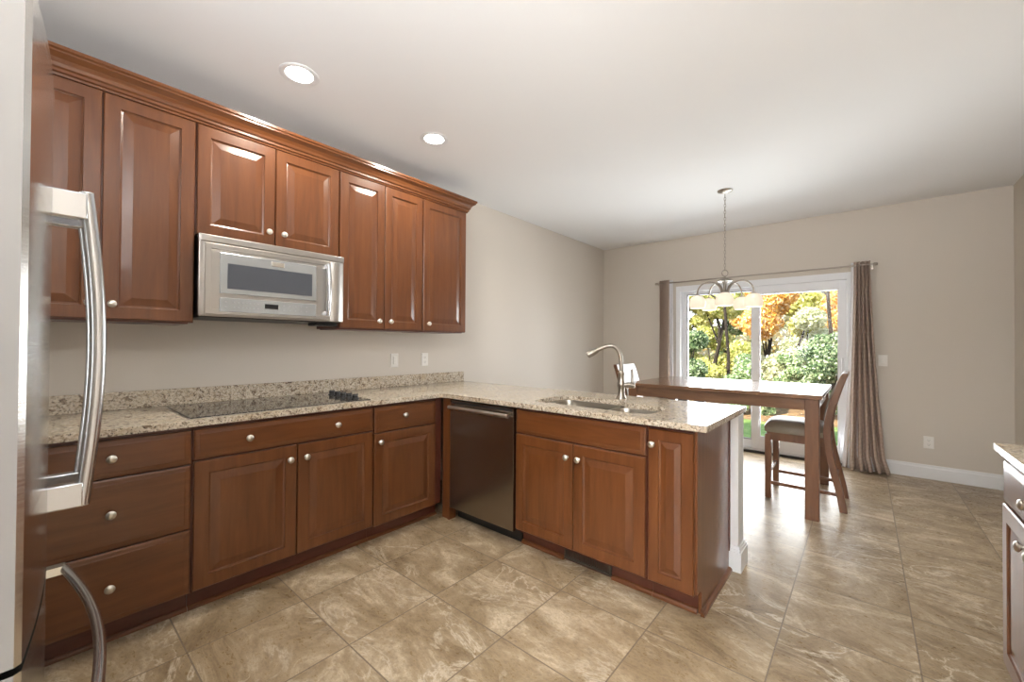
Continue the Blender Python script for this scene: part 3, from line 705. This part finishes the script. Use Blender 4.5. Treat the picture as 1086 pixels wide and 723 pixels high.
# ------------------------------------------------------------ chairs (local: seat faces -x, origin under the seat)
seat_m = mat('taupe_leather', (.205, .165, .115), .38, spec=.5)
bump(seat_m, noise(seat_m, coords(seat_m), 180, 3), .08, .002)
def sweep_profile(bm, pts, y0, y1):
    """pts: (x_front, x_rear, z) stations making a solid slat between y0..y1"""
    rings = []
    for xf, xr, z in pts:
        rings.append([bm.verts.new((xf, y0, z)), bm.verts.new((xf, y1, z)), bm.verts.new((xr, y1, z)), bm.verts.new((xr, y0, z))])
    for a, b in zip(rings, rings[1:]):
        for i in range(4): bm.faces.new((a[i], a[(i+1) % 4], b[(i+1) % 4], b[i]))
    bm.faces.new(rings[0][::-1]); bm.faces.new(rings[-1]); return bm
def make_chair(label):
    t = thing('dining_chair', label, 'chair', (0, 0, 0), 'counter-height dining chairs')
    W = .225      # half width
    def back_x(z):
        k = [(0, .262), (.12, .243), (.25, .214), (.40, .182), (.52, .165), (.62, .160), (.72, .172), (.82, .195), (.92, .222), (1.0, .247), (1.065, .272)]
        for (z0, x0), (z1, x1) in zip(k, k[1:]):
            if z <= z1: return x0+(x1-x0)*(z-z0)/(z1-z0)
        return k[-1][1]
    zs = [i*1.05/22 for i in range(23)]
    for s in (-1, 1):
        obj('leg', bx(-.262, -.216, s*(W-.001)-(.045 if s > 0 else 0), s*(W-.001)+(0 if s > 0 else .045), 0, .535), leg_wood, t, bev=.003)
        st = [(back_x(z)-.028+.004*(z > .9), back_x(z)+.020, z) for z in zs]
        ya, yb = (W-.042, W) if s > 0 else (-W, -W+.042)
        obj('rear_leg', sweep_profile(B(), st, ya, yb), leg_wood, t, bev=.003)
    bm = B()
    for s in (-1, 1):
        box(bm, -.24, .17, s*(W-.01)-(.022 if s > 0 else 0), s*(W-.01)+(0 if s > 0 else .022), .485, .552)
    box(bm, -.25, -.228, -W+.02, W-.02, .485, .552); box(bm, .150, .172, -W+.02, W-.02, .485, .552)
    obj('seat_rail', bm, leg_wood, t, bev=.002)
    for s in (-1, 1):
        obj('stretcher', bx(-.235, .225, s*(W-.015)-.010, s*(W-.015)+.010, .115, .143), leg_wood, t, bev=.002)
    obj('stretcher', bx(-.248, -.228, -W+.03, W-.03, .200, .228), leg_wood, t, bev=.002)
    obj('stretcher', bx(.200, .218, -W+.03, W-.03, .210, .236), leg_wood, t, bev=.002)
    # domed cushion
    bm = B(); nx, ny = 18, 18; g = {}
    x0, x1, ya, yb = -.285, .165, -W-.012, W+.012
    for i in range(nx+1):
        for j in range(ny+1):
            a, b = i/nx*2-1, j/ny*2-1
            # squircle mapping for rounded corners
            x = (x0+x1)/2+(x1-x0)/2*a*math.sqrt(1-.16*b*b*abs(a)); y = (ya+yb)/2+(yb-ya)/2*b*math.sqrt(1-.16*a*a*abs(b))
            e = max(0, 1-abs(a)**5)**.5*max(0, 1-abs(b)**5)**.5
            g[i, j] = bm.verts.new((x, y, .590+.062*e))
    for i in range(nx):
        for j in range(ny): bm.faces.new((g[i, j], g[i+1, j], g[i+1, j+1], g[i, j+1]))
    bd = [g[i, 0] for i in range(nx+1)]+[g[nx, j] for j in range(1, ny+1)]+[g[i, ny] for i in range(nx-1, -1, -1)]+[g[0, j] for j in range(ny-1, 0, -1)]
    low = [bm.verts.new((v.co.x*.985, v.co.y*.985, .553)) for v in bd]; n = len(bd)
    for i in range(n): bm.faces.new((bd[i], low[i], low[(i+1) % n], bd[(i+1) % n]))
    bm.faces.new(low)
    obj('seat', bm, seat_m, t, smooth=True)
    # tall back panel between the rear posts
    zz = [.60+i*(1.055-.60)/14 for i in range(15)]
    obj('backrest', sweep_profile(B(), [(back_x(z)-.020, back_x(z)+.008, z) for z in zz], -W+.042, W-.042), seat_m if False else leg_wood, t, smooth=True)
    obj('top_rail', sweep_profile(B(), [(back_x(1.04)-.022, back_x(1.04)+.016, 1.035), (back_x(1.06)-.022, back_x(1.06)+.018, 1.066)], -W, W), leg_wood, t, bev=.006)
    obj('back_pad', sweep_profile(B(), [(back_x(z)-.040*math.sin(PI*(k+.6)/15.2)**.3-.002, back_x(z)-.0205, z) for k, z in enumerate([.64+i*(1.01-.64)/14 for i in range(15)])], -W+.045, W-.045), seat_m, t, smooth=True)
    return t
ch = make_chair('brown wooden counter chair with taupe seat at the right end of the table')
ch2 = ch.copy(); C.objects.link(ch2); ch2['label'] = 'brown wooden counter chair behind the faucet, at the left end of the table'
for k in list(ch.children):
    c2 = k.copy(); C.objects.link(c2); c2.parent = ch2
ch.location = (-.380, 4.275, 0)
ch2.location = (-1.78, 4.33, 0); ch2.rotation_euler = (0, 0, PI)

# ------------------------------------------------------------ curtains and rod
def curtain_mat():
    m = mat('curtain_fabric', (.25, .19, .16), .85, spec=.15)
    v = coords(m, (1, 1, 1)); wv = N(m, 'ShaderNodeTexWave'); wv.wave_type = 'BANDS'; wv.bands_direction = 'Z'
    wv.inputs['Scale'].default_value = 26; wv.inputs['Distortion'].default_value = .3; L(m, v, wv.inputs['Vector'])
    c = ramp(m, [(.25, (.33, .25, .205)), (.6, (.58, .47, .39))], wv.outputs['Fac'])
    L(m, c, bsdf(m).inputs['Base Color']); bump(m, wv.outputs['Fac'], .4, .004); return m
cur_m = curtain_mat(); lin_m = mat('white_lining', (.80, .80, .82), .9, spec=.1)
def curtain(label, xt0, xt1, xb0, xb1, folds, lin, puddle):
    t = thing('curtain', label, 'curtain', ((xt0+xt1)/2, YF-.085, .0))
    def sheet(amp, yoff, a0, a1, b0, b1, nf, thick, name, m, z0=.012, z1=2.155):
        bm = B(); nu, nv = 96, 30; G = []
        for k in range(nv+1):
            q = k/nv; z = z1+(z0-z1)*q; row = []
            e = q**1.6
            for i in range(nu+1):
                s = i/nu; x = (a0+(a1-a0)*s)*(1-e)+(b0+(b1-b0)*s)*e
                ph = 2*PI*nf*s
                y = YF-.085+yoff+amp*(1+.35*q)*math.sin(ph+.5*math.sin(3*q+s*4))
                x += .004*math.sin(2*ph+q*2)
                if puddle and q > .93: y -= (q-.93)/.07*.05; x += (q-.93)/.07*.03*s
                row.append(bm.verts.new((x, y, z)))
            G.append(row)
        for k in range(nv):
            for i in range(nu): bm.faces.new((G[k][i], G[k][i+1], G[k+1][i+1], G[k+1][i]))
        o = obj(name, bm, m, t, smooth=True)
        so_ = o.modifiers.new('thickness', 'SOLIDIFY'); so_.thickness = thick; so_.offset = 0
        return o
    sheet(.030, 0, xt0, xt1, xb0, xb1, folds, .003, 'fabric', cur_m)
    sheet(.010, .035, *lin, 3, .002, 'lining', lin_m)
curtain('brown textured curtain panel hanging right of the sliding door, touching the floor', -.082, .048, -.150, .165, 5, (-.105, -.02, -.185, .05), True)
curtain('brown textured curtain panel hanging left of the sliding door, behind the table', -2.128, -1.990, -2.135, -1.985, 5, (-2.06, -1.955, -2.06, -1.945), False)
t = thing('curtain_rod', 'thin nickel curtain rod across the top of the sliding door', 'curtain rod', (-1.03, YF-.085, 2.118))
obj('rod', tube(B(), [(-2.150, YF-.085, 2.118), (.070, YF-.085, 2.118)], .0085, 12), nickel, t, smooth=True)
for s, x in ((-1, -2.150), (1, .070)):
    obj('finial', lathe(B(), [(.010, 0), (.015, .004), (.015, .030), (.011, .036), (0, .038)], (x, YF-.085, 2.118), (s, 0, 0), 16), nickel, t, smooth=True)
for x in (-2.145, .062):
    bm = tube(B(), [(x, YF-.085, 2.104), (x, YF-.02, 2.104)], .006, 8); box(bm, x-.010, x+.010, YF-.020, YF-.001, 2.07, 2.14)
    obj('bracket', bm, nickel, t)

# ------------------------------------------------------------ outside: patio, lawn, autumn trees
def stuff_mat(name, stops, sc, sc2=60):
    m = mat(name, stops[0][1], .9, spec=.1); v = coords(m)
    n = noise(m, v, sc, 6, .7); L(m, ramp(m, stops, n), bsdf(m).inputs['Base Color']); bump(m, noise(m, v, sc2, 4), .6, .05); return m
grass_m = stuff_mat('lawn_grass', [(.3, (.05, .09, .02)), (.5, (.13, .20, .05)), (.65, (.26, .28, .10)), (.8, (.38, .28, .10))], 6)
litter_m = stuff_mat('leaf_litter', [(.3, (.05, .035, .02)), (.5, (.20, .12, .06)), (.7, (.42, .27, .12))], 9)
conc_m = stuff_mat('patio_concrete', [(.3, (.42, .40, .37)), (.7, (.52, .50, .46))], 4)
struct('trim_3', bx(-2.6, .6, YF+.145, YF+.9, -.16, -.02), conc_m)
bm = B(); nx, ny = 60, 50; g = {}
for i in range(nx+1):
    for j in range(ny+1):
        x = -26+46*i/nx; y = YF+.145+30*j/ny
        z = -.16+.05*math.sin(x*1.3+y*.7)*min(1, j/4)+max(0, y-10)*.045
        g[i, j] = bm.verts.new((x, y, z))
for i in range(nx):
    for j in range(ny):
        f = bm.faces.new((g[i, j], g[i+1, j], g[i+1, j+1], g[i, j+1])); f.material_index = 1 if g[i, j].co.y > 9.4 else 0
gr = obj('lawn', bm, [grass_m, litter_m], None, smooth=True); gr['kind'] = 'structure'; gr.name = 'ground'

def leaf_mat(name, stops):
    m = bpy.data.materials.new(name); m.use_nodes = True; nt = m.node_tree; nt.nodes.clear()
    o = nt.nodes.new('ShaderNodeOutputMaterial'); g = nt.nodes.new('ShaderNodeNewGeometry'); r = nt.nodes.new('ShaderNodeValToRGB'); cr = r.color_ramp
    while len(cr.elements) < len(stops): cr.elements.new(.5)
    for e, (p, c) in zip(cr.elements, stops): e.position = p; e.color = (*c, 1)
    d = nt.nodes.new('ShaderNodeBsdfDiffuse'); tl = nt.nodes.new('ShaderNodeBsdfTranslucent'); mx = nt.nodes.new('ShaderNodeMixShader'); mx.inputs[0].default_value = .4
    nt.links.new(g.outputs['Random Per Island'], r.inputs[0]); nt.links.new(r.outputs[0], d.inputs[0]); nt.links.new(r.outputs[0], tl.inputs[0])
    nt.links.new(d.outputs[0], mx.inputs[1]); nt.links.new(tl.outputs[0], mx.inputs[2]); nt.links.new(mx.outputs[0], o.inputs[0]); return m
LM = {
 'yellow': leaf_mat('yellow_leaves', [(0, (.30, .34, .08)), (.3, (.46, .48, .14)), (.6, (.66, .60, .22)), (.85, (.78, .74, .40)), (1, (.25, .30, .06))]),
 'orange': leaf_mat('orange_leaves', [(0, (.38, .18, .04)), (.35, (.70, .40, .09)), (.7, (.85, .60, .22)), (1, (.85, .80, .60))]),
 'green': leaf_mat('green_leaves', [(0, (.07, .13, .05)), (.35, (.22, .32, .13)), (.7, (.45, .52, .28)), (1, (.75, .78, .55))]),
 'dark': leaf_mat('dark_green_leaves', [(0, (.03, .06, .03)), (.35, (.12, .19, .08)), (.7, (.32, .40, .20)), (1, (.70, .74, .52))]),
 'pale': leaf_mat('pale_leaves', [(0, (.30, .33, .16)), (.5, (.55, .55, .34)), (1, (.80, .78, .62))]),
}
bark = stuff_mat('bark', [(.3, (.015, .012, .01)), (.7, (.05, .04, .03))], 20)
rng = np.random.default_rng(3)
def leaves_mesh(blobs, n, size):
    """blobs: (cx,cy,cz,rx,ry,rz)"""
    w = np.array([b[3]*b[4]+b[3]*b[5] for b in blobs]); idx = rng.choice(len(blobs), n, p=w/w.sum()); b = np.array(blobs)[idx]
    d = rng.normal(size=(n, 3)); d /= np.linalg.norm(d, axis=1)[:, None]; rad = rng.uniform(.35, 1.05, n)**.6
    c = b[:, :3]+d*b[:, 3:]*rad[:, None]
    u = rng.normal(size=(n, 3)); u /= np.linalg.norm(u, axis=1)[:, None]; v = np.cross(u, rng.normal(size=(n, 3))); v /= np.linalg.norm(v, axis=1)[:, None]
    s = size*rng.uniform(.6, 1.3, n)[:, None]
    P = np.stack([c-u*s*.6, c+v*s*.33, c+u*s*.6, c-v*s*.33], 1).reshape(-1, 3)
    me = bpy.data.meshes.new('foliage'); me.vertices.add(4*n); me.vertices.foreach_set('co', P.ravel())
    me.loops.add(4*n); me.loops.foreach_set('vertex_index', np.arange(4*n)); me.polygons.add(n); me.polygons.foreach_set('loop_start', np.arange(n)*4); me.polygons.foreach_set('loop_total', np.full(n, 4))
    me.update(calc_edges=True); me.validate(); return me
def tree(label, cat, name, x, y, h, spread, kind, n=7000, low=.2, size=.10, trunk=.07, group=None):
    z0 = -.18+max(0, y-10)*.045
    t = thing(name, label, cat, (x, y, z0), group)
    blobs = []
    for i in range(15):
        a = rng.uniform(0, 2*PI); r = spread*.62*math.sqrt(rng.uniform(0, 1)); q = rng.uniform(low, .92)
        s = spread*rng.uniform(.28, .45)
        blobs.append((r*math.cos(a), r*math.sin(a), h*q, s, s, s*rng.uniform(.7, 1.0)))
    me = leaves_mesh(blobs, n, size); me.materials.append(LM[kind])
    o = bpy.data.objects.new('foliage', me); C.objects.link(o); o.parent = t
    bm = B(); k = 7; pts = [Vector((.08*math.sin(i*1.3+x), .06*math.cos(i+x), h*.85*i/k-.05)) for i in range(k+1)]
    tube(bm, pts, [trunk*(1-.75*i/k) for i in range(k+1)], 8)
    for b in blobs[:6]:
        q = min(.75, max(.15, b[2]/h*.6)); st = pts[int(q*k)]; e = Vector(b[:3]); tube(bm, [st, st*.5+e*.5+Vector((0, 0, -.05)), e], [trunk*.45, trunk*.3, trunk*.12], 6)
    for v in bm.verts: v.co += Vector((x, y, z0))
    obj('trunk', bm, bark, t, smooth=True)
    return t
TG = 'trees beyond the lawn'; SG = 'shrubs beyond the lawn'
tree('yellow-green leafy tree filling the middle of the left door panel', 'tree', 'yellow_tree', -3.15, 12.5, 3.9, .98, 'yellow', 30000, .04, .08, group=TG)
tree('pale green tree in the lower half of the right door panel', 'tree', 'pale_tree', -1.2, 12.5, 2.25, .92, 'pale', 26000, .04, .075, group=TG)
tree('yellow tree beyond the lawn, hidden past the left curtain', 'tree', 'yellow_tree', -5.3, 12.5, 3.6, 1.0, 'yellow', 6000, .15, .12, group=TG)
tree('green tree beyond the lawn, hidden past the right curtain', 'tree', 'green_tree', .75, 12.5, 3.2, .95, 'green', 6000, .15, .12, group=TG)
tree('pale yellow tree behind the chandelier, left door panel', 'tree', 'pale_tree', -4.9, 15.6, 5.2, 1.15, 'yellow', 20000, .1, .11, group=TG)
tree('bright orange-leaved tree seen high through the right door panel', 'tree', 'orange_tree', -2.35, 15.6, 5.6, 1.2, 'orange', 20000, .28, .11, group=TG)
tree('orange tree at the upper right corner of the right door panel', 'tree', 'orange_tree', .10, 15.6, 5.6, 1.1, 'orange', 18000, .28, .11, group=TG)
tree('tall pale tree in the back row past the left curtain', 'tree', 'pale_tree', -7.4, 19.3, 6.6, 1.35, 'pale', 5000, .15, .17, group=TG)
tree('tall green tree in the back row, left door panel', 'tree', 'green_tree', -4.5, 19.3, 6.0, 1.35, 'green', 11000, .1, .17, group=TG)
tree('tall yellow tree in the back row, right door panel', 'tree', 'yellow_tree', -1.6, 19.3, 6.4, 1.35, 'yellow', 11000, .1, .17, group=TG)
tree('tall green tree in the back row, at the right edge of the right door panel', 'tree', 'green_tree', 1.3, 19.3, 6.4, 1.35, 'green', 11000, .1, .17, group=TG)
tree('dark green evergreen shrub at the lower left of the left door panel', 'shrub', 'evergreen_shrub', -3.25, 10.2, 1.85, .62, 'dark', 14000, .05, .065, group=SG)
tree('green shrub low behind the tabletop, left door panel', 'shrub', 'green_shrub', -1.95, 10.2, 1.45, .58, 'green', 14000, .05, .065, .04, group=SG)
tree('mid green shrub low behind the middle of the tabletop, right door panel', 'shrub', 'green_shrub', -1.22, 11.3, 1.25, .45, 'green', 14000, .03, .065, .04, group=SG)
tree('dark green shrub low in the right door panel beside the chair back', 'shrub', 'evergreen_shrub', -.55, 10.2, 1.75, .60, 'dark', 14000, .05, .065, .04, group=SG)
bl = []
for i in range(90):
    bl.append((rng.uniform(-13, 6), rng.uniform(22.5, 24.5), rng.uniform(.3, 9.5), 1.6, .9, 1.4))
me = leaves_mesh(bl, 30000, .30); me.name = 'distant_foliage'
wm = leaf_mat('mixed_autumn_leaves', [(0, (.25, .30, .15)), (.25, (.60, .58, .40)), (.5, (.82, .80, .68)), (.7, (.75, .55, .20)), (.85, (.40, .48, .30)), (1, (.90, .90, .85))])
me.materials.append(wm); o = bpy.data.objects.new('distant_foliage', me); C.objects.link(o)
tag(o, 'pale autumn wood edge filling the view far behind the trees', 'foliage', None, 'stuff')
# bare dark trunks standing among the trees
for x, y, h, lab in ((-2.60, 11.25, 5.0, 'slim dark bare tree trunk seen behind the chandelier'), (-.55, 11.2, 5.2, 'slim dark bare trunk near the right side of the right door panel')):
    bm = B(); pts = [(x+.05*math.sin(i*1.1), y, -.2+h*i/8) for i in range(9)]; tube(bm, pts, [.042*(1-.06*i) for i in range(9)], 8)
    for i in (4, 5, 6, 7):
        s = 1 if i % 2 else -1; tube(bm, [pts[i], (pts[i][0]+s*.35, y+.1, pts[i][2]+.3), (pts[i][0]+s*.7, y, pts[i][2]+.75)], [.03, .02, .008], 6)
    tag(obj('bare_tree', bm, bark, None, True), lab, 'tree', TG)
